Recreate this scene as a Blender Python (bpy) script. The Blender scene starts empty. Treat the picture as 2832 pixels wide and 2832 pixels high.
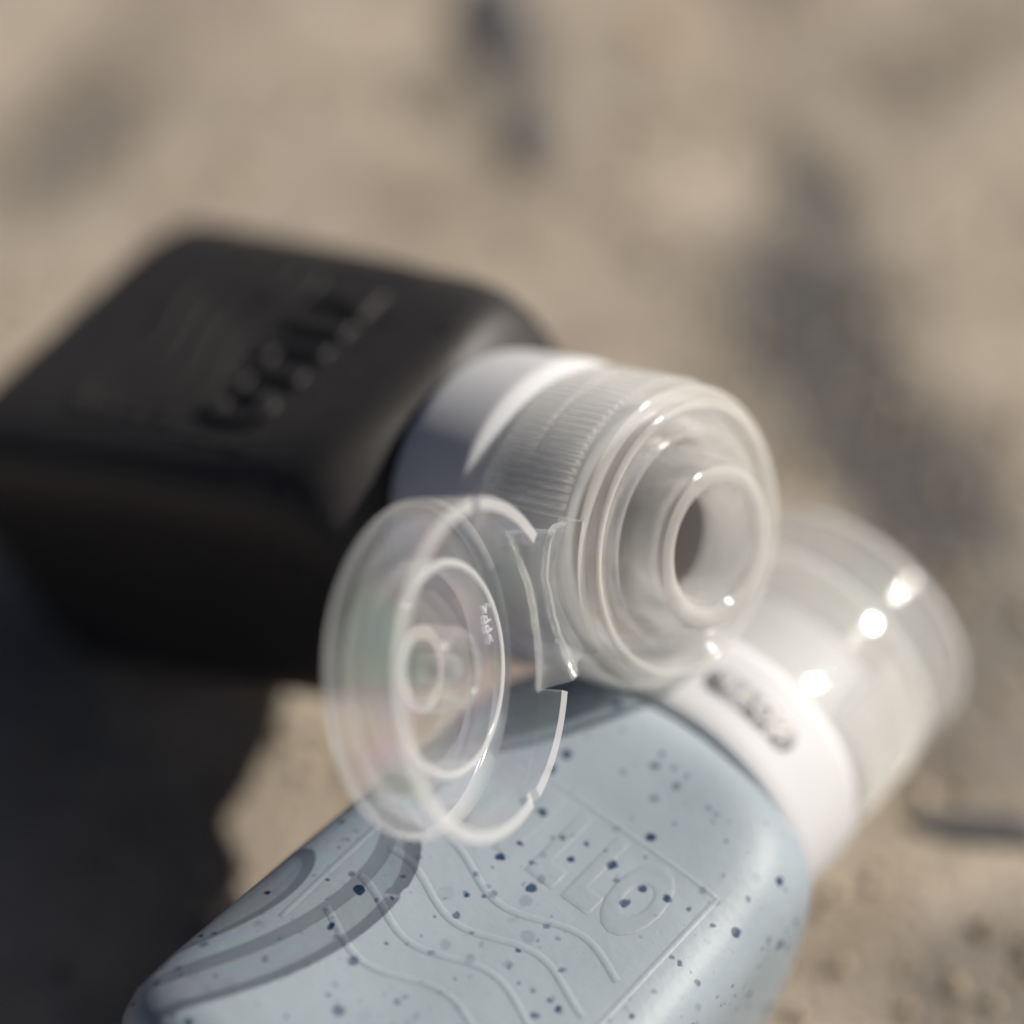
import bpy, bmesh, math, random
from mathutils import Vector, Matrix, noise

random.seed(7)
R = math.radians
CM = 0.01
scene = bpy.context.scene
COL = scene.collection

# ------------------------------------------------------------------ camera
cam_d = bpy.data.cameras.new("camera")
cam = bpy.data.objects.new("camera", cam_d)
COL.objects.link(cam)
_m = Matrix(((0.9998, 0.0, -0.0200), (0.0140, 0.71401, 0.7000), (0.01428, -0.70014, 0.71386)))  # rows = camera axes
cam.matrix_world = Matrix.Translation((0, 0, 0.2415)) @ _m.transposed().to_4x4()
cam_d.sensor_width = 36
cam_d.lens = 90
cam_d.clip_start = 0.01
cam_d.clip_end = 500
cam_d.dof.use_dof = True
cam_d.dof.focus_distance = 0.248
cam_d.dof.aperture_fstop = 4.8
scene.camera = cam

# ------------------------------------------------------------------ sky, sun, exposure
SUN_AZ, SUN_H = R(76), R(36)
SUN = Vector((math.sin(SUN_AZ) * math.cos(SUN_H), math.cos(SUN_AZ) * math.cos(SUN_H), math.sin(SUN_H)))
SUN_EL = math.asin(SUN.z)
world = bpy.data.worlds.new("World")
scene.world = world
world.use_nodes = True
wn = world.node_tree
sky = wn.nodes.new("ShaderNodeTexSky")
sky.sky_type = 'NISHITA'
sky.sun_disc = False
sky.sun_elevation = SUN_EL
sky.air_density = 0.28
sky.dust_density = 1.1
sky.ozone_density = 0.2
sky.sun_rotation = math.atan2(SUN.x, SUN.y)
wn.nodes["Background"].inputs["Strength"].default_value = 0.05
wn.links.new(sky.outputs[0], wn.nodes["Background"].inputs[0])
sun_d = bpy.data.lights.new("sun", 'SUN')
sun_d.energy = 5.0
sun_d.angle = R(0.55)
sun_d.color = (1.0, 0.93, 0.83)
sun = bpy.data.objects.new("sun", sun_d)
COL.objects.link(sun)
sun.rotation_euler = (-SUN).to_track_quat('-Z', 'Y').to_euler()
sun.location = SUN * 2

scene.view_settings.view_transform = 'Standard'
scene.view_settings.look = 'None'
scene.view_settings.gamma = 1
scene.view_settings.exposure = 0.25
cy = scene.cycles
cy.use_denoising = True
try:
    cy.denoiser = 'OPENIMAGEDENOISE'
except Exception:
    pass
cy.max_bounces = 20
cy.transmission_bounces = 16
cy.transparent_max_bounces = 40
cy.glossy_bounces = 8
cy.sample_clamp_indirect = 6.0
cy.caustics_refractive = True
cy.caustics_reflective = True
cy.blur_glossy = 0.3

# ------------------------------------------------------------------ helpers
def link(o, parent=None):
    COL.objects.link(o)
    if parent:
        o.parent = parent
    return o

def obj(name, bm, mat, parent=None, smooth=True, angle=40):
    me = bpy.data.meshes.new(name)
    bmesh.ops.remove_doubles(bm, verts=bm.verts[:], dist=1e-7)
    bmesh.ops.recalc_face_normals(bm, faces=bm.faces[:])
    for v in bm.verts:
        v.co *= CM
    if smooth:
        lim = math.cos(R(angle))
        for f in bm.faces:
            f.smooth = True
        for e in bm.edges:
            if len(e.link_faces) == 2:
                a, b = e.link_faces
                if a.normal.dot(b.normal) < lim:
                    e.smooth = False
    bm.to_mesh(me)
    bm.free()
    if mat:
        me.materials.append(mat)
    return link(bpy.data.objects.new(name, me), parent)

def thing(o, label, cat, group=None):
    o['label'] = label
    o['category'] = cat
    if group:
        o['group'] = group
    return o

def rings_to_bm(rings, closed_u=True, cap0=False, cap1=False, closed_v=False):
    """rings: list of lists of Vectors, each the same length"""
    bm = bmesh.new()
    vs = [[bm.verts.new(p) for p in r] for r in rings]
    n = len(vs[0])
    m = len(vs)
    for i in range(m if closed_v else m - 1):
        a, b = vs[i], vs[(i + 1) % m]
        for k in range(n if closed_u else n - 1):
            q = [a[k], a[(k + 1) % n], b[(k + 1) % n], b[k]]
            try:
                bm.faces.new(q)
            except ValueError:
                pass
    if cap0:
        bm.faces.new(vs[0])
    if cap1:
        bm.faces.new(vs[-1])
    return bm

def fillet(profile, rad_default=0.0, seg=3):
    """profile of (r, z[, fillet radius]); closed polygon; returns rounded closed polygon"""
    out = []
    n = len(profile)
    for i in range(n):
        p = Vector(profile[i][:2])
        fr = profile[i][2] if len(profile[i]) > 2 else rad_default
        a = Vector(profile[i - 1][:2])
        b = Vector(profile[(i + 1) % n][:2])
        da, db = (a - p), (b - p)
        if fr <= 0 or da.length < 1e-6 or db.length < 1e-6:
            out.append((p.x, p.y))
            continue
        fr = min(fr, da.length * 0.48, db.length * 0.48)
        s, e = p + da.normalized() * fr, p + db.normalized() * fr
        for k in range(seg + 1):
            t = k / seg
            q = s * (1 - t) ** 2 + p * 2 * t * (1 - t) + e * t * t
            out.append((q.x, q.y))
    return out

def lathe(profile, seg=144, warp=None, thetas=None):
    """closed (r,z) polygon turned about Z.  warp(r,z,theta)->(r,z)"""
    th = thetas or [2 * math.pi * k / seg for k in range(seg)]
    rings = []
    for t in th:
        row = []
        for r, z in profile:
            rr, zz = warp(r, z, t) if warp else (r, z)
            row.append(Vector((rr * math.cos(t), rr * math.sin(t), zz)))
        rings.append(row)
    return rings_to_bm(rings, closed_u=True, closed_v=True)

def disc_lathe(profile, seg=144, warp=None, thetas=None):
    """open (r,z) profile that starts and ends on the axis"""
    th = thetas or [2 * math.pi * k / seg for k in range(seg)]
    bm = bmesh.new()
    c0 = bm.verts.new((0, 0, profile[0][1]))
    c1 = bm.verts.new((0, 0, profile[-1][1]))
    cols = []
    for t in th:
        row = []
        for r, z in profile[1:-1]:
            rr, zz = warp(r, z, t) if warp else (r, z)
            row.append(bm.verts.new((rr * math.cos(t), rr * math.sin(t), zz)))
        cols.append(row)
    n = len(cols)
    for i in range(n):
        a, b = cols[i], cols[(i + 1) % n]
        bm.faces.new((c0, a[0], b[0]))
        bm.faces.new((c1, b[-1], a[-1]))
        for k in range(len(a) - 1):
            bm.faces.new((a[k], a[k + 1], b[k + 1], b[k]))
    return bm

def tube(points, rad, seg=8, squash=1.0):
    rings = []
    n = len(points)
    for i, p in enumerate(points):
        t = (points[min(i + 1, n - 1)] - points[max(i - 1, 0)]).normalized()
        up = Vector((0, 1, 0))
        s = t.cross(up).normalized()
        u = s.cross(t)
        r = rad * (0.55 if i in (0, n - 1) else 1)
        rings.append([p + s * r * math.cos(2 * math.pi * k / seg) + u * r * squash * math.sin(2 * math.pi * k / seg) for k in range(seg)])
    return rings_to_bm(rings, cap0=True, cap1=True)

def text_bm(txt, size, depth, bold=0.0, bevel=0.0):
    """flat lettering as a mesh, x = reading direction, y = up, extruded in z; centred"""
    cu = bpy.data.curves.new("lettering", 'FONT')
    cu.body = txt
    cu.size = size
    cu.extrude = depth
    cu.bevel_depth = bevel
    cu.bevel_resolution = 1
    cu.offset = bold
    cu.align_x = 'CENTER'
    cu.align_y = 'CENTER'
    cu.resolution_u = 4
    o = bpy.data.objects.new("lettering", cu)
    COL.objects.link(o)
    dg = bpy.context.evaluated_depsgraph_get()
    me = bpy.data.meshes.new_from_object(o.evaluated_get(dg))
    bm = bmesh.new()
    bm.from_mesh(me)
    bpy.data.objects.remove(o)
    bpy.data.curves.remove(cu)
    bpy.data.meshes.remove(me)
    return bm

# ------------------------------------------------------------------ materials
def new_mat(name):
    m = bpy.data.materials.new(name)
    m.use_nodes = True
    nt = m.node_tree
    nt.nodes.clear()
    out = nt.nodes.new("ShaderNodeOutputMaterial")
    return m, nt, out

def N(nt, typ, **kw):
    n = nt.nodes.new(typ)
    for k, v in kw.items():
        if k in n.inputs:
            n.inputs[k].default_value = v
        else:
            setattr(n, k, v)
    return n

def math_node(nt, op, a, b=None, clamp=False):
    n = nt.nodes.new("ShaderNodeMath")
    n.operation = op
    n.use_clamp = clamp
    for i, v in enumerate((a, b)):
        if v is None:
            continue
        if isinstance(v, (int, float)):
            n.inputs[i].default_value = v
        else:
            nt.links.new(v, n.inputs[i])
    return n.outputs[0]

def ramp(nt, fac, stops):
    n = nt.nodes.new("ShaderNodeValToRGB")
    el = n.color_ramp.elements
    while len(el) < len(stops):
        el.new(0.5)
    for e, (p, c) in zip(el, stops):
        e.position = p
        e.color = (*c, 1) if len(c) == 3 else c
    nt.links.new(fac, n.inputs[0])
    return n.outputs[0]

def clear_plastic(name, glass=0.4, s0=0.10, s1=0.40, rough=0.03, gloss=0.09, tint=0.0, milk=(0.86, 0.88, 0.90)):
    """clear, slightly milky moulded polypropylene"""
    m, nt, out = new_mat(name)
    L = nt.links.new
    lw = N(nt, "ShaderNodeLayerWeight", Blend=0.5)
    geo = N(nt, "ShaderNodeNewGeometry")
    tc = N(nt, "ShaderNodeTexCoord")
    face = math_node(nt, 'POWER', lw.outputs["Facing"], 2.0)
    scat = math_node(nt, 'ADD', math_node(nt, 'MULTIPLY', face, s1 - s0), s0, True)
    tr = N(nt, "ShaderNodeBsdfTransparent", Color=(0.985, 0.99, 0.99, 1))
    if tint > 0:   # moulding stress: faint colour fringes inside the plastic
        nz = N(nt, "ShaderNodeTexNoise", Scale=95.0, Detail=1.0, Distortion=1.2)
        L(tc.outputs["Object"], nz.inputs["Vector"])
        hue = N(nt, "ShaderNodeHueSaturation", Saturation=1.0)
        hs = math_node(nt, 'MULTIPLY', nz.outputs["Fac"], 3.0)
        hue.inputs["Color"].default_value = (1.0, 0.55, 0.62, 1)
        L(hs, hue.inputs["Hue"])
        mx = N(nt, "ShaderNodeMix", data_type='RGBA')
        mx.inputs[0].default_value = tint
        mx.inputs[6].default_value = (0.985, 0.99, 0.99, 1)
        L(hue.outputs[0], mx.inputs[7])
        L(mx.outputs[2], tr.inputs["Color"])
    df = N(nt, "ShaderNodeBsdfDiffuse", Color=(*milk, 1))
    tl = N(nt, "ShaderNodeBsdfTranslucent", Color=(*milk, 1))
    sc = N(nt, "ShaderNodeMixShader", Fac=0.5)
    L(df.outputs[0], sc.inputs[1]); L(tl.outputs[0], sc.inputs[2])
    gl = N(nt, "ShaderNodeBsdfGlossy", Roughness=gloss)
    fr = N(nt, "ShaderNodeFresnel", IOR=1.49)
    bf = math_node(nt, 'SUBTRACT', 1.0, geo.outputs["Backfacing"])
    ff = math_node(nt, 'MULTIPLY', fr.outputs[0], bf)
    thin = N(nt, "ShaderNodeMixShader")
    L(ff, thin.inputs[0]); L(tr.outputs[0], thin.inputs[1]); L(gl.outputs[0], thin.inputs[2])
    gb = N(nt, "ShaderNodeBsdfGlass", Roughness=rough, IOR=1.47, Color=(0.97, 0.98, 0.985, 1))
    body = N(nt, "ShaderNodeMixShader", Fac=glass)
    L(thin.outputs[0], body.inputs[1]); L(gb.outputs[0], body.inputs[2])
    fin = N(nt, "ShaderNodeMixShader")
    L(scat, fin.inputs[0]); L(body.outputs[0], fin.inputs[1]); L(sc.outputs[0], fin.inputs[2])
    nb = N(nt, "ShaderNodeTexNoise", Scale=260.0, Detail=2.0)
    L(tc.outputs["Object"], nb.inputs["Vector"])
    bp = N(nt, "ShaderNodeBump", Strength=0.05, Distance=0.001)
    L(nb.outputs["Fac"], bp.inputs["Height"])
    for s in (gl, gb):
        L(bp.outputs[0], s.inputs["Normal"])
    L(fin.outputs[0], out.inputs[0])
    return m

def silicone(name, base, dot, dot_dark, rough, sub=0.0, density=0.55, spec=0.4):
    """matt silicone rubber with dark flecks of mixed size and depth"""
    m, nt, out = new_mat(name)
    L = nt.links.new
    tc = N(nt, "ShaderNodeTexCoord")
    nz = N(nt, "ShaderNodeTexNoise", Scale=800.0, Detail=3.0)
    L(tc.outputs["Object"], nz.inputs["Vector"])
    vm = N(nt, "ShaderNodeVectorMath", operation='MULTIPLY_ADD')
    L(nz.outputs["Color"], vm.inputs[0])
    vm.inputs[1].default_value = (0.0009,) * 3
    L(tc.outputs["Object"], vm.inputs[2])
    masks = []
    for sc, rmax, keep, op in ((270.0, 0.21, 0.78, 2.2), (400.0, 0.30, density + 0.3, 1.6), (560.0, 0.30, density + 0.3, 0.9), (330.0, 0.34, density, 0.30), (900.0, 0.25, density, 0.5)):
        vo = N(nt, "ShaderNodeTexVoronoi", Scale=sc)
        L(vm.outputs[0], vo.inputs["Vector"])
        sep = N(nt, "ShaderNodeSeparateColor")
        L(vo.outputs["Color"], sep.inputs[0])
        rad = math_node(nt, 'MULTIPLY', math_node(nt, 'POWER', sep.outputs[0], 1.1), rmax)
        edge = math_node(nt, 'DIVIDE', math_node(nt, 'SUBTRACT', rad, vo.outputs["Distance"]), 0.11, True)
        on = math_node(nt, 'LESS_THAN', sep.outputs[1], keep)
        dep = math_node(nt, 'MULTIPLY', math_node(nt, 'ADD', math_node(nt, 'MULTIPLY', sep.outputs[2], 0.85), 0.15), op)
        masks.append(math_node(nt, 'MULTIPLY', math_node(nt, 'MULTIPLY', edge, on), dep))
    mk = masks[0]
    for k in masks[1:]:
        mk = math_node(nt, 'MAXIMUM', mk, k)
    mk = math_node(nt, 'MINIMUM', mk, 1.0)
    n2 = N(nt, "ShaderNodeTexNoise", Scale=90.0, Detail=4.0)
    L(tc.outputs["Object"], n2.inputs["Vector"])
    bc = ramp(nt, n2.outputs["Fac"], [(0.3, tuple(c * 0.93 for c in base)), (0.7, tuple(c * 1.05 for c in base))])
    mx = N(nt, "ShaderNodeMix", data_type='RGBA')
    L(mk, mx.inputs[0]); L(bc, mx.inputs[6])
    mx.inputs[7].default_value = (*dot, 1)
    p = N(nt, "ShaderNodeBsdfPrincipled", Roughness=rough)
    p.inputs["Specular IOR Level"].default_value = spec
    L(mx.outputs[2], p.inputs["Base Color"])
    if sub:
        p.inputs["Subsurface Weight"].default_value = sub
        p.inputs["Subsurface Radius"].default_value = (0.003, 0.003, 0.003)
        p.inputs["Subsurface Scale"].default_value = 1.0
    b = N(nt, "ShaderNodeBump", Strength=0.12, Distance=0.0004)
    n3 = N(nt, "ShaderNodeTexNoise", Scale=900.0, Detail=2.0)
    L(tc.outputs["Object"], n3.inputs["Vector"])
    L(n3.outputs["Fac"], b.inputs["Height"])
    L(b.outputs[0], p.inputs["Normal"])
    L(p.outputs[0], out.inputs[0])
    return m

def white_plastic(name, col, rough=0.35, trans=0.2):
    m, nt, out = new_mat(name)
    L = nt.links.new
    tc = N(nt, "ShaderNodeTexCoord")
    nz = N(nt, "ShaderNodeTexNoise", Scale=160.0, Detail=3.0)
    L(tc.outputs["Object"], nz.inputs["Vector"])
    c = ramp(nt, nz.outputs["Fac"], [(0.3, tuple(v * 0.96 for v in col)), (0.7, col)])
    p = N(nt, "ShaderNodeBsdfPrincipled", Roughness=rough)
    L(c, p.inputs["Base Color"])
    t = N(nt, "ShaderNodeBsdfTranslucent")
    L(c, t.inputs["Color"])
    mx = N(nt, "ShaderNodeMixShader", Fac=trans)
    L(p.outputs[0], mx.inputs[1]); L(t.outputs[0], mx.inputs[2])
    L(mx.outputs[0], out.inputs[0])
    return m

def mineral(name, c_lo, c_hi, scale, rough=0.9, bump=0.5):
    m, nt, out = new_mat(name)
    L = nt.links.new
    tc = N(nt, "ShaderNodeTexCoord")
    nz = N(nt, "ShaderNodeTexNoise", Scale=scale, Detail=6.0, Roughness=0.6)
    L(tc.outputs["Object"], nz.inputs["Vector"])
    c = ramp(nt, nz.outputs["Fac"], [(0.32, c_lo), (0.68, c_hi)])
    p = N(nt, "ShaderNodeBsdfPrincipled", Roughness=rough)
    p.inputs["Specular IOR Level"].default_value = 0.25
    L(c, p.inputs["Base Color"])
    b = N(nt, "ShaderNodeBump", Strength=bump, Distance=0.002)
    n3 = N(nt, "ShaderNodeTexNoise", Scale=scale * 5, Detail=4.0)
    L(tc.outputs["Object"], n3.inputs["Vector"])
    L(n3.outputs["Fac"], b.inputs["Height"])
    L(b.outputs[0], p.inputs["Normal"])
    L(p.outputs[0], out.inputs[0])
    return m

def ground_mat():
    m, nt, out = new_mat("sandy ground")
    L = nt.links.new
    tc = N(nt, "ShaderNodeTexCoord")
    def nz(scale, detail=4.0, rough=0.55, dist=0.0):
        n = N(nt, "ShaderNodeTexNoise", Scale=scale, Detail=detail, Roughness=rough, Distortion=dist)
        L(tc.outputs["Object"], n.inputs["Vector"])
        return n.outputs["Fac"]
    sand = ramp(nt, nz(38.0, 3.0), [(0.30, (0.30, 0.255, 0.205)), (0.52, (0.43, 0.375, 0.31)), (0.75, (0.54, 0.47, 0.39))])
    fine = ramp(nt, nz(900.0, 4.0), [(0.30, (0.55, 0.55, 0.55)), (0.55, (1.0, 1.0, 1.0)), (0.8, (1.15, 1.12, 1.08))])
    mul = N(nt, "ShaderNodeMix", data_type='RGBA', blend_type='MULTIPLY')
    mul.inputs[0].default_value = 0.8
    L(sand, mul.inputs[6]); L(fine, mul.inputs[7])
    # soft background shadow painted into the sand colour as dark patches, each with its own place on the ground (cm)
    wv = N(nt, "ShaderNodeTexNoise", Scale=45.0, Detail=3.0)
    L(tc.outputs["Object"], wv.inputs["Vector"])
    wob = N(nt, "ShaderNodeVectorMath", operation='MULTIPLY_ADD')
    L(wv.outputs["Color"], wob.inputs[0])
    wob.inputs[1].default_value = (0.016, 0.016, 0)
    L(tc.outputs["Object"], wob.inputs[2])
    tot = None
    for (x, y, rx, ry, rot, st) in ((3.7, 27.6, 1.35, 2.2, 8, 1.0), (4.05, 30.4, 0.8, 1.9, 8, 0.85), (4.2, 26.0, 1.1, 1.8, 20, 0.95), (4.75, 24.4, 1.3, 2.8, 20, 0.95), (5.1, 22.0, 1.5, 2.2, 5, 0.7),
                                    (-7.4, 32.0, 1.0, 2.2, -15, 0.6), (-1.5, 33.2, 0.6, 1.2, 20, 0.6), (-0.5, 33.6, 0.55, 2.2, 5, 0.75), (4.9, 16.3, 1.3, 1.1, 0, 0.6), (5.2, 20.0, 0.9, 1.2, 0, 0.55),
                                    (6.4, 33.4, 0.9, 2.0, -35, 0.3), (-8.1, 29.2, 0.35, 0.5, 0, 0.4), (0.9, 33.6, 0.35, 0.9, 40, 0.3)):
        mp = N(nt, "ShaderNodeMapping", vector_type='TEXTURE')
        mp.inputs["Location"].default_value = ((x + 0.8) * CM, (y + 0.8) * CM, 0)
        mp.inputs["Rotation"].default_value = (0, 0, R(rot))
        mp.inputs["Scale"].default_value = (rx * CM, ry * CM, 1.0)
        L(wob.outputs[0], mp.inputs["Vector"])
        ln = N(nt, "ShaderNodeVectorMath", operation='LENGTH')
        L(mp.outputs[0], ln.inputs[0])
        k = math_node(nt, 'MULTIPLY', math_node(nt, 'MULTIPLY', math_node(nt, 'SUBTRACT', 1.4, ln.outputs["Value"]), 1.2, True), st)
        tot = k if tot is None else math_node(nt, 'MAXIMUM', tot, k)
    pm = ramp(nt, nz(17.0, 3.0, 0.5, 0.6), [(0.50, (0, 0, 0)), (0.72, (1, 1, 1))])
    brown = N(nt, "ShaderNodeMix", data_type='RGBA')
    L(math_node(nt, 'MULTIPLY', pm, 0.55), brown.inputs[0]); L(mul.outputs[2], brown.inputs[6])
    brown.inputs[7].default_value = (0.23, 0.20, 0.175, 1)
    shade_tone = ramp(nt, nz(420.0, 4.0), [(0.35, (0.06, 0.06, 0.063)), (0.65, (0.125, 0.122, 0.12))])  # dark grey of the painted background shadow
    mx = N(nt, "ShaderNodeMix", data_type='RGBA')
    L(tot, mx.inputs[0]); L(brown.outputs[2], mx.inputs[6]); L(shade_tone, mx.inputs[7])
    p = N(nt, "ShaderNodeBsdfPrincipled", Roughness=0.95)
    p.inputs["Specular IOR Level"].default_value = 0.15
    L(mx.outputs[2], p.inputs["Base Color"])
    b = N(nt, "ShaderNodeBump", Strength=0.6, Distance=0.0015)
    L(nz(700.0, 5.0), b.inputs["Height"])
    L(b.outputs[0], p.inputs["Normal"])
    L(p.outputs[0], out.inputs[0])
    return m

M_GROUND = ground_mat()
M_CAP = clear_plastic("clear cap plastic", glass=0.12, s0=0.18, s1=0.36, rough=0.01, tint=0.0, milk=(0.92, 0.91, 0.89))
M_RIB = clear_plastic("ribbed clear plastic", glass=0.05, s0=0.22, s1=0.60, rough=0.05, milk=(0.92, 0.91, 0.89))
M_LID = clear_plastic("clear lid plastic", glass=0.05, s0=0.10, s1=0.24, rough=0.014, tint=0.10)
M_LID_PLAIN = clear_plastic("clear plain lid plastic", glass=0.08, s0=0.09, s1=0.28, rough=0.014)
M_SPOUT = clear_plastic("clear spout plastic", glass=0.40, s0=0.10, s1=0.34, rough=0.008, milk=(0.92, 0.91, 0.89))
M_CREST = clear_plastic("cap rim plastic", glass=0.10, s0=0.34, s1=0.55, rough=0.02, milk=(0.93, 0.92, 0.90))
M_EDGE = clear_plastic("edge glow plastic", glass=0.1, s0=0.55, s1=0.60, rough=0.15)  # extra milkiness whitens edges, imitating light gathered in the clear walls
M_HINGE = clear_plastic("clear hinge plastic", glass=0.35, s0=0.15, s1=0.42, rough=0.02)
M_PRINT = clear_plastic("raised clear lettering", glass=0.2, s0=0.5, s1=0.8, rough=0.1)
M_BLACK = silicone("black silicone", (0.030, 0.028, 0.028), (0.001, 0.004, 0.010), None, 0.5, 0.0, 0.7, 0.32)
M_BLUE = silicone("blue grey silicone", (0.265, 0.315, 0.36), (0.010, 0.032, 0.085), None, 0.5, 0.12, 0.62, 0.35)
M_WHITE = white_plastic("white collar plastic", (0.72, 0.73, 0.76), 0.65, 0.22)
M_WINDOW = white_plastic("grey label strip", (0.38, 0.38, 0.42), 0.5, 0.1)
M_LETTER = white_plastic("pale label lettering", (0.62, 0.63, 0.60), 0.5, 0.1)
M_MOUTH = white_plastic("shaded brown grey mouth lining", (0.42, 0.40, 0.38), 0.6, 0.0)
M_STONE = mineral("dark grey stone", (0.075, 0.075, 0.08), (0.12, 0.12, 0.125), 120)
M_STONE2 = mineral("brown grey stone", (0.12, 0.10, 0.085), (0.19, 0.16, 0.135), 120)
M_STONE3 = mineral("orange tan pebble", (0.50, 0.33, 0.18), (0.62, 0.44, 0.26), 150)

# ------------------------------------------------------------------ ground
def ground_z(x, y):
    return -0.22 + 0.10 * noise.noise(Vector((x * 0.35, y * 0.35, 3.1))) + 0.05 * noise.noise(Vector((x * 1.1, y * 1.1, 9.7)))

def steps(c, fine, span, far):
    v = [c + i * fine for i in range(-int(span / fine), int(span / fine) + 1)]
    d, lo, hi = fine, v[0], v[-1]
    while hi - c < far:
        d *= 1.35
        hi += d
        lo -= d
        v.append(hi)
        v.insert(0, lo)
    return v
xs, ys = steps(0, 0.25, 16, 20000), steps(24, 0.25, 20, 20000)
bm = bmesh.new()
grid = []
for y in ys:
    row = []
    for x in xs:
        k = max(0.0, 1 - max(abs(x) - 14, abs(y - 24) - 18, 0) / 10)
        row.append(bm.verts.new((x, y, -0.22 + (ground_z(x, y) + 0.22) * k)))
    grid.append(row)
for j in range(len(ys) - 1):
    for i in range(len(xs) - 1):
        bm.faces.new((grid[j][i], grid[j][i + 1], grid[j + 1][i + 1], grid[j + 1][i]))
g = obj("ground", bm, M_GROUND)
g['kind'] = 'structure'

def stone(name, label, cat, x, y, sx, sy, sz, rot, mat, seed, group=None):
    bm = bmesh.new()
    bmesh.ops.create_icosphere(bm, subdivisions=4, radius=1.0)
    for v in bm.verts:
        p = v.co.copy()
        d = 1 + 0.28 * noise.noise(p * 1.1 + Vector((seed, 0, 0))) + 0.10 * noise.noise(p * 3.0 + Vector((0, seed, 0)))
        p *= d
        # chipped flat facets
        for f in range(4):
            a = seed * 2.3 + f * 1.7
            nrm = Vector((math.cos(a), math.sin(a), 0.35 * math.sin(a * 3))).normalized()
            q = p.dot(nrm) - 0.82
            if q > 0:
                p -= nrm * q * 0.8
        p.z = min(p.z, 0.72 + 0.1 * p.x)
        v.co = Vector((p.x * sx, p.y * sy, p.z * sz))
    o = obj(name, bm, mat)
    o.location = (x * CM, y * CM, (ground_z(x, y) + sz * 0.10) * CM)
    o.rotation_euler = (0, 0, R(rot))
    return thing(o, label, cat, group)

GR = "stones lying on the sandy ground"
stone("flat_stone", "upright dark grey stone cut by the middle of the top picture edge", "stone", -0.7, 35.2, 0.7, 1.6, 0.3, 8, M_STONE, 4.1, GR)
stone("pebble", "round dark grey pebble below the stone at the top picture edge", "pebble", -0.2, 31.9, 0.42, 0.75, 0.2, 0, M_STONE, 5.5, GR)
stone("flat_stone", "flat dark stone right of the white collar of the blue bottle", "stone", 5.0, 18.5, 0.85, 0.25, 0.12, -8, M_STONE, 8.2, GR)
stone("pebble", "bright orange tan pebble near the top picture edge", "pebble", 1.95, 34.7, 0.38, 0.4, 0.18, 0, M_STONE3, 11.3, GR)

# loose coarse grains: nobody could count them
rg = random.Random(21)
bm = bmesh.new()
for i in range(5200):
    y = rg.uniform(11, 40)
    x = rg.uniform(-0.28 * y - 1, 0.28 * y + 1)
    r = 0.025 + 0.14 * rg.random() ** 6
    z0 = ground_z(x, y)
    c = Vector((x, y, z0 + r * 0.3))
    a = rg.uniform(0, 6.28)
    dirs = [Vector((math.cos(a + k * 1.256) * rg.uniform(0.7, 1.2), math.sin(a + k * 1.256) * rg.uniform(0.7, 1.2), rg.uniform(-0.2, 0.25))) for k in range(5)]
    top = bm.verts.new(c + Vector((rg.uniform(-.2, .2), rg.uniform(-.2, .2), rg.uniform(0.6, 0.9))) * r)
    bot = bm.verts.new(c - Vector((0, 0, 0.7)) * r)
    rim = [bm.verts.new(c + d * r) for d in dirs]
    for k in range(5):
        bm.faces.new((rim[k], rim[(k + 1) % 5], top))
        bm.faces.new((rim[(k + 1) % 5], rim[k], bot))
gr = obj("sand_grains", bm, mineral("loose sand grains", (0.20, 0.16, 0.12), (0.60, 0.50, 0.38), 330), smooth=False)
gr['kind'] = 'stuff'
gr['label'] = "loose coarse sand grains scattered over the sandy ground"

# ------------------------------------------------------------------ bottle body
BODY = [  # z, half width, half thickness, exponent
    (-2.50, 1.40, 1.40, 2.0), (-2.64, 1.47, 1.47, 2.0), (-2.72, 1.58, 1.55, 2.1), (-2.79, 1.76, 1.63, 2.5),
    (-2.90, 1.89, 1.71, 3.0), (-3.08, 1.98, 1.77, 3.6), (-3.35, 2.04, 1.81, 4.2), (-3.8, 2.09, 1.84, 5.0),
    (-4.5, 2.12, 1.87, 5.8), (-5.3, 2.15, 1.92, 6.4), (-6.3, 2.19, 1.98, 6.8), (-7.3, 2.23, 2.03, 7.0),
    (-8.2, 2.27, 2.09, 7.0), (-8.6, 2.27, 2.09, 6.8), (-8.84, 2.22, 2.02, 6.4), (-8.97, 2.11, 1.90, 6.0),
    (-9.03, 1.88, 1.65, 5.0), (-9.04, 1.2, 1.0, 3.0), (-9.0, 0.5, 0.4, 2.2)]
YOFF = -0.16

def body_dims(z):
    for a, b in zip(BODY, BODY[1:]):
        if a[0] >= z >= b[0]:
            t = (a[0] - z) / (a[0] - b[0] + 1e-9)
            return [a[i] * (1 - t) + b[i] * t for i in (1, 2, 3)]
    return BODY[-1][1:]

def body_yoff(z):
    t = min(1, max(0, (-2.6 - z) / 2.0))
    return YOFF * t * t * (3 - 2 * t)

def face_y(x, z):
    hw, ht, p = body_dims(z)
    return ht * max(0.0, 1 - abs(x / hw) ** p) ** (1 / p) + body_yoff(z)

def body_bm():
    rings = []
    zs = []
    for a, b in zip(BODY, BODY[1:]):
        k = max(1, int(abs(a[0] - b[0]) / 0.12))
        zs += [a[0] + (b[0] - a[0]) * i / k for i in range(k)]
    zs.append(BODY[-1][0])
    for i, z in enumerate(zs):
        hw, ht, p = body_dims(z) if i < len(zs) - 2 else BODY[-1][1:]
        row = []
        for k in range(120):
            t = 2 * math.pi * k / 120
            c, s = math.cos(t), math.sin(t)
            d = (abs(c) ** p + abs(s) ** p) ** (-1 / p)
            row.append(Vector((hw * d * c, ht * d * s + body_yoff(z), z)))
        rings.append(row)
    return rings_to_bm(rings, cap0=True, cap1=True)

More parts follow.
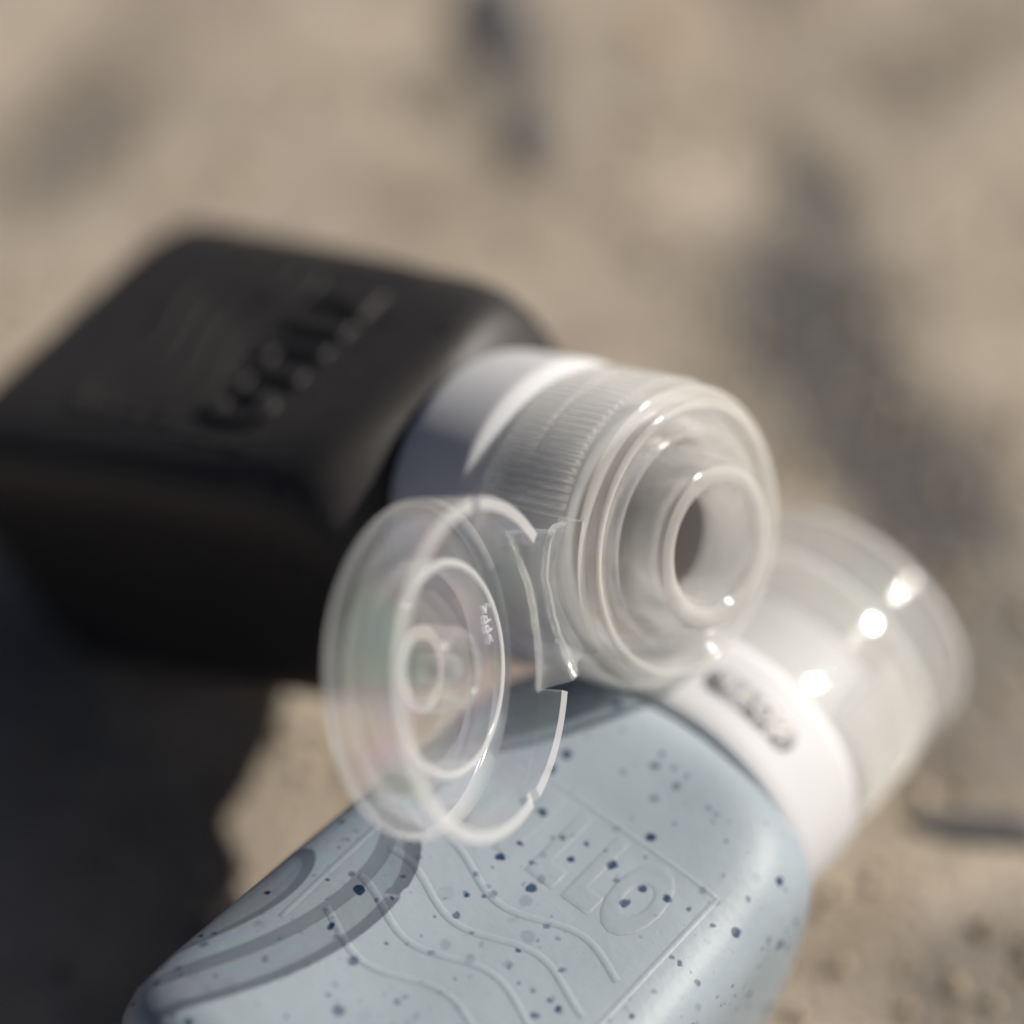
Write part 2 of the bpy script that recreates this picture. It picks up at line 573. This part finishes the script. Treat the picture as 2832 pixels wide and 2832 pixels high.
def drape(bm, height):
    """lay a flat pattern (x = -reading direction, z along the bottle, y = height) on the broad face"""
    for v in bm.verts:
        x, y, z = v.co
        v.co.y = face_y(x, z) + y * height
    return bm

def ridge(pts, rad, h):
    """raised moulded line: pts are (x,z) on the broad face"""
    dense = []
    for (a, b) in zip(pts, pts[1:]):
        m = max(1, int(math.hypot(a[0] - b[0], a[1] - b[1]) / 0.1))
        dense += [(a[0] + (b[0] - a[0]) * i / m, a[1] + (b[1] - a[1]) * i / m) for i in range(m)]
    dense.append(pts[-1])
    return tube([Vector((x, face_y(x, z) - (rad - h), z)) for x, z in dense], rad, 24, 1.0)

def add_emblem(parent, mat, word, k=1.0):
    """raised logo on the broad face: frame line, word at the cap end, wavy stripes below it"""
    o = obj("logo_frame", ridge([(1.55, -7.4), (1.55, -4.25), (-1.45, -4.25), (-1.45, -7.4)], 0.10, 0.003 + 0.008 * k), mat, parent)
    # word, letters stand with their tops towards the cap
    n = len(word)
    for i, ch in enumerate(word):
        bm = text_bm(ch, 1.02, 0.012, 0.02, 0.055)
        bmesh.ops.subdivide_edges(bm, edges=[e for e in bm.edges if e.calc_length() > 0.15], cuts=3)
        cx = 1.12 - 2.24 * (i + 0.5) / n
        hs = 0.62 if ch != 'I' else 0.9
        for v in bm.verts:
            x, y, z = v.co
            v.co = Vector((cx - x * hs, z / 0.067 * 0.04 * k, -4.86 + y * 1.15))
        obj("logo_letter", drape(bm, 1.0), mat, parent, angle=30)
    for j in range(4):
        pts = []
        for i in range(41):
            t = i / 40
            x = 1.36 - 2.72 * t
            z = -5.65 - j * 0.46 + 0.13 * math.sin(t * 2 * math.pi * 1.6 + j * 0.7)
            pts.append((x, z))
        obj("wave_ridge", ridge(pts, 0.15, 0.003 + 0.030 * k), mat, parent)

# ------------------------------------------------------------------ collar, cap and lid meshes (shared)
def collar_bm():
    prof = fillet([(1.50, -2.64, .0), (1.60, -2.64, .04), (1.645, -2.50, .08), (1.665, -1.60, .05), (1.53, -1.43, .03),
                   (1.29, -1.42, .02), (1.29, -2.64, 0)], seg=4)
    return lathe(prof, 160)

def neck_bm():
    prof = fillet([(1.14, -2.6, 0), (1.28, -2.6, 0), (1.28, -0.45, .04), (1.14, -0.45, .04)], seg=3)
    return lathe(prof, 96)

def mouth_bm():
    return disc_lathe([(0, -2.3), (1.10, -2.3), (1.12, -0.50), (1.08, -0.50), (1.06, -2.2), (0, -2.2)], 64)

HINGE_ANG = R(27)
CAP_THETAS = sorted([2 * math.pi * k / 168 for k in range(168)] +
                    [HINGE_ANG + 1e-3, HINGE_ANG - 1e-2, 2 * math.pi - HINGE_ANG - 1e-3, 2 * math.pi - HINGE_ANG + 1e-2])

def wrap(t):
    return (t + math.pi) % (2 * math.pi) - math.pi

def cap_bm():
    prof = fillet([
        (1.57, -1.41, .02), (1.60, -0.20, .10), (1.585, -0.02, .05), (1.52, 0.0, .03), (1.445, 0.0, .015), (1.44, 0.13, .04),
        (1.36, 0.14, .03), (1.31, 0.05, .03), (1.17, 0.02, .02), (1.15, 0.12, .03), (1.085, 0.12, .03), (1.05, -0.13, .03),
        (0.965, -0.13, .03), (0.935, 0.10, .03), (0.92, 0.30, .05), (0.86, 0.46, .09), (0.75, 0.505, .06), (0.655, 0.47, .06),
        (0.575, 0.38, .06), (0.55, 0.15, .03), (0.535, -0.12, .02), (0.61, -0.12, .02), (0.63, 0.10, .03), (0.69, 0.30, .05),
        (0.78, 0.28, .05), (0.83, 0.05, .04), (0.85, -0.26, .04), (1.20, -0.24, .04), (1.36, -0.14, .04), (1.445, -0.24, .06),
        (1.46, -0.60, .0), (1.455, -1.41, .02)], seg=4)
    def warp(r, z, t):
        if abs(wrap(t)) < HINGE_ANG and r > 1.5 and -0.86 < z < -0.01:
            r = 1.485
        return r, z
    return lathe(prof, thetas=CAP_THETAS, warp=warp)

def rib_bm(z0, z1):
    bm = bmesh.new()
    w = 0.024
    r0, r1 = 1.585, 1.628
    sec = [(-w * 1.3, r0 - 0.02), (-w, r1 - 0.008), (-w * 0.4, r1), (w * 0.4, r1), (w, r1 - 0.008), (w * 1.3, r0 - 0.02)]
    rows = []
    for z, k in ((z0, 0.3), (z0 + 0.025, 1.0), (z1 - 0.025, 1.0), (z1, 0.3)):
        rows.append([Vector((r0 - 0.02 + (r - r0 + 0.02) * k, y, z)) for y, r in sec])
    return rings_to_bm(rows, closed_u=True, cap0=True, cap1=True)

LID_ANG = R(31)
LT = sorted([2 * math.pi * k / 168 for k in range(168)] +
            [LID_ANG + 1e-3, LID_ANG - 8e-3, 2 * math.pi - LID_ANG - 1e-3, 2 * math.pi - LID_ANG + 8e-3,
             R(75) - 1e-2, R(75), R(78), R(78) + 1e-2, R(285) - 1e-2, R(285), R(282), R(282) - 1e-2])

def lid_bm():
    fil = [(1.44 + 0.16 * math.sin(k * math.pi / 16), -0.66 - 0.16 * math.cos(k * math.pi / 16)) for k in range(9)]
    prof = [(0, -0.82), (0.7, -0.82), (1.42, -0.82)] + fil + [(1.60, -0.645), (1.60, -0.30),
            (1.60, -0.02), (1.594, 0.0), (1.475, 0.0), (1.468, -0.02), (1.463, -0.30), (1.455, -0.56), (1.43, -0.64), (1.38, -0.68),
            (1.2, -0.695), (0, -0.695)]
    def warp(r, z, t):
        a = abs(wrap(t))
        if a < LID_ANG and r > 1.44 and z > -0.29:
            z = -0.30 + (z + 0.02) * 0.2
        elif R(75) <= a <= R(78) and r > 1.44 and z > -0.05:
            z -= 0.05
        return r, z
    return disc_lathe(prof, thetas=LT, warp=warp)

def seal_bm():
    return lathe(fillet([(1.045, -0.70, .0), (1.03, -0.40, .03), (1.00, -0.375, .02), (0.945, -0.385, .03), (0.93, -0.70, .0)], seg=4), 144)

def plug_bm():
    return lathe(fillet([(0.415, -0.70, 0), (0.40, -0.36, .03), (0.36, -0.27, .05), (0.31, -0.27, .03), (0.285, -0.34, .03), (0.28, -0.70, 0)], seg=4), 72)

def pin_bm():
    return disc_lathe([(0, -0.70), (0.14, -0.70), (0.135, -0.36), (0.12, -0.33), (0.06, -0.32), (0, -0.32)], 40)

def lid_text_bm(txt, size, rad, ang):
    bm = text_bm(txt, size, 0.02, 0.0)
    t = R(ang)
    er = Vector((math.cos(t), math.sin(t), 0))
    et = Vector((-math.sin(t), math.cos(t), 0))
    for v in bm.verts:
        x, y, z = v.co
        v.co = er * (rad - y) + et * x + Vector((0, 0, -0.69 + z))
    return bm

# one of each mesh; both bottles share them
_tmp = {}
def shared(name, key, bmf, mat, parent, edge=None, edge_mat=None, edge2=None, edge2_mat=None, **kw):
    """edge(centre, normal) picks the faces that take the edge material, by default the painted edge glow (in cm)"""
    if key not in _tmp:
        o = _tmp[key] = obj(name, bmf(), mat, parent, **kw)
        if edge:
            o.data.materials.append(edge_mat or M_EDGE)
            for f in o.data.polygons:
                c = f.center / CM
                if edge(math.hypot(c.x, c.y), c.z, f.normal):
                    f.material_index = 1
            if edge2:
                o.data.materials.append(edge2_mat)
                for f in o.data.polygons:
                    c = f.center / CM
                    if edge2(math.hypot(c.x, c.y), c.z, f.normal):
                        f.material_index = 2
        return _tmp[key]
    o = _tmp[key].copy()
    o.name = name
    return link(o, parent)

def make_cap(root, turn, ribs):
    cap = shared("cap", "cap", cap_bm, M_CAP, root, edge=lambda r, z, n: r < 1.10 and z > -0.30, edge_mat=M_SPOUT, edge2=lambda r, z, n: (r > 1.45 and z > -0.03 and n.z > 0.6) or (0.64 < r < 0.84 and z > 0.44) or (1.30 < r < 1.44 and z > 0.11 and n.z > 0.5), edge2_mat=M_CREST, angle=32)
    cap.rotation_euler = (0, 0, R(turn))
    for row, (z0, z1) in enumerate(((-1.30, -0.84), (-0.80, -0.24))):
        for sgn in (1, -1):
            for k in range(ribs):
                a = 30.5 + 3.3 * k
                if a > 120:
                    break
                rb = shared("grip_rib", "rib%d" % row, lambda: rib_bm(z0, z1), M_RIB, cap)
                rb.rotation_euler = (0, 0, R(sgn * a))
    return cap

def make_lid(root, matrix, plain=False):
    lid = shared("lid", "lid", lid_bm, M_LID, root, edge=lambda r, z, n: (n.z > 0.7 and r > 1.46 and z > -0.15) or (1.50 < r and -0.80 < z < -0.62 and n.z < 0.3), angle=35)
    lid.matrix_local = matrix
    if plain:
        lid.data = lid.data.copy()
        lid.data.materials[0] = M_LID_PLAIN
    shared("seal_ring", "seal", seal_bm, M_LID, lid, edge=lambda r, z, n: n.z > 0.5)
    shared("plug", "plug", plug_bm, M_LID, lid, edge=lambda r, z, n: z < -0.62)
    shared("plug_pin", "pin", pin_bm, M_LID, lid)
    shared("recycling_lettering", "pp", lambda: lid_text_bm(">PP<", 0.19, 1.27, LID_TXT), M_PRINT, lid, smooth=False)
    shared("recycling_number", "five", lambda: lid_text_bm("5", 0.15, 1.40, LID_TXT + 7), M_PRINT, lid, smooth=False)
    return lid
LID_TXT = -3

def label_window(root, z, ang, word):
    """recessed label strip in the collar with a raised word on it"""
    rad = 1.66
    half, hh = 0.60, 0.17
    rows = []
    for j in range(7):
        zz = z - hh + 2 * hh * j / 6
        row = []
        for i in range(31):
            s = -half + 2 * half * i / 30
            # rounded ends
            k = abs(zz - z) / hh
            s *= 1 - 0.16 * k ** 3
            t = R(ang) + s / rad
            row.append(Vector(((rad + 0.004) * math.cos(t), (rad + 0.004) * math.sin(t), zz)))
        rows.append(row)
    front = rings_to_bm(rows, closed_u=False)
    bmesh.ops.solidify(front, geom=front.faces[:], thickness=0.03)
    w = obj("label_window", front, M_WINDOW, root, angle=50)
    for i, ch in enumerate(word):
        bm = text_bm(ch, 0.30, 0.012, 0.006)
        s0 = (i - (len(word) - 1) / 2) * 0.255
        for v in bm.verts:
            x, y, q = v.co
            t = R(ang) - (s0 + x) / rad    # reading direction runs against the turn, cap upwards
            rr = rad + 0.012 + q
            v.co = Vector((rr * math.cos(t), rr * math.sin(t), z + y))
        obj("label_letter", bm, M_LETTER, w, smooth=False)

def frame(loc, axis, face):
    z = Vector(axis).normalized()
    y = Vector(face)
    y = (y - z * y.dot(z)).normalized()
    x = y.cross(z)
    m = Matrix((x, y, z)).transposed().to_4x4()
    return Matrix.Translation(Vector(loc) * CM) @ m

def bottle(name, label, loc, axis, face, mat, word, turn, relief, stretch=False):
    root = bpy.data.objects.new(name, None)
    root.empty_display_size = 0.01
    link(root)
    root.matrix_world = frame(loc, axis, face)
    thing(root, label, "travel bottle", "silicone travel bottles on the ground")
    body = obj("body", body_bm(), mat, root, angle=60)
    add_emblem(body, mat, word, relief)
    if stretch:      # this bottle is a little longer and its broad face slopes to the base
        for o in [body] + list(body.children):
            for v in o.data.vertices:
                t = max(0.0, (-3.6 - v.co.z / CM) / 5.4)
                t = t * t * (3 - 2 * t) if t < 1 else 1.0
                if v.co.y > 0:
                    v.co.y -= 0.28 * t * CM * min(1.0, v.co.y / CM)
                v.co.z -= 0.30 * t * CM
                v.co.x *= 1 + 0.07 * t
    shared("collar", "collar", collar_bm, M_WHITE, root)
    shared("neck", "neck", neck_bm, M_WHITE, root)
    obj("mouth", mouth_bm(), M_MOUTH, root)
    make_cap(root, turn, 34)
    return root

# ------------------------------------------------------------------ the two bottles
black = bottle("travel_bottle", "black speckled silicone bottle with its clear flip cap open, leaning on the other bottle",
               (1.34086, 18.08357, 5.28474), (0.73096, -0.58459, 0.35206), (-0.34654, 0.12646, 0.92947), M_BLACK, "TILLO", 158.26, 1.7, True)
HA = R(158.26)
rotz = Matrix.Rotation(HA, 4, 'Z')
# open lid: frame in cap coordinates (x points along the hinge direction)
al = Vector((-0.28266, -0.08183, 0.95572)).normalized()
lc = Vector((3.36986, -0.04148, 0.48440))
xl = -(Vector((1, 0, 0)) - al * al.x).normalized()
yl = al.cross(xl)
ml = Matrix((xl, yl, al)).transposed().to_4x4()
LID_OPEN = rotz @ Matrix.Translation(lc * CM) @ ml
make_lid(black, LID_OPEN)

# living hinge between the cap recess and the lid notch (cap coordinates)
def hinge_bm():
    rows = []
    nU, nV = 36, 14
    for i in range(nU + 1):
        u = -1 + 2 * i / nU
        t1 = u * R(26)
        A = Vector((1.49 * math.cos(t1), 1.49 * math.sin(t1), -0.42 + 0.10 * u * u))
        t2 = -u * R(31.5)
        B = lc + (xl * math.cos(t2) + yl * math.sin(t2)) * 1.59 - al * 0.31
        row = []
        for j in range(nV + 1):
            v = j / nV
            p = A.lerp(B, v)
            p.z += 0.26 * math.sin(math.pi * v) * (0.35 + 0.65 * u * u) + 0.05 * math.sin(math.pi * 4 * v)
            p += Vector((0, 0, 1)) * 0.016 * noise.noise(Vector((u * 3, v * 4, 2.0)))
            p.x += 0.02 * noise.noise(Vector((u * 6, v * 3, 7.0)))
            row.append(p)
        rows.append(row)
    bm = rings_to_bm(rows, closed_u=False)
    bmesh.ops.recalc_face_normals(bm, faces=bm.faces[:])
    bmesh.ops.solidify(bm, geom=bm.faces[:], thickness=0.055)
    return bm
h = obj("hinge", hinge_bm(), M_HINGE, black, angle=50)
h.data.materials.append(M_EDGE)
for f in h.data.polygons:
    if f.area < 1.2e-7 and len(f.vertices) == 4 and f.index >= len(h.data.polygons) - 220:
        f.material_index = 1
h.matrix_local = rotz

blue = bottle("travel_bottle", "pale blue grey speckled silicone bottle with its clear cap closed and white collar label",
              (2.98, 19.30, 1.99552), (0.625, 0.7805, 0.00875), (0.08938, -0.07954, 0.99282), M_BLUE, "TILLO", 250, 0.15)
closed = Matrix.Rotation(R(250), 4, 'Z') @ Matrix.Rotation(math.pi, 4, 'Y') @ Matrix.Rotation(math.pi, 4, 'Z')
closed.translation = (0, 0, 0.0)
make_lid(blue, closed, True)
label_window(blue, -2.06, 103, "SOAP")
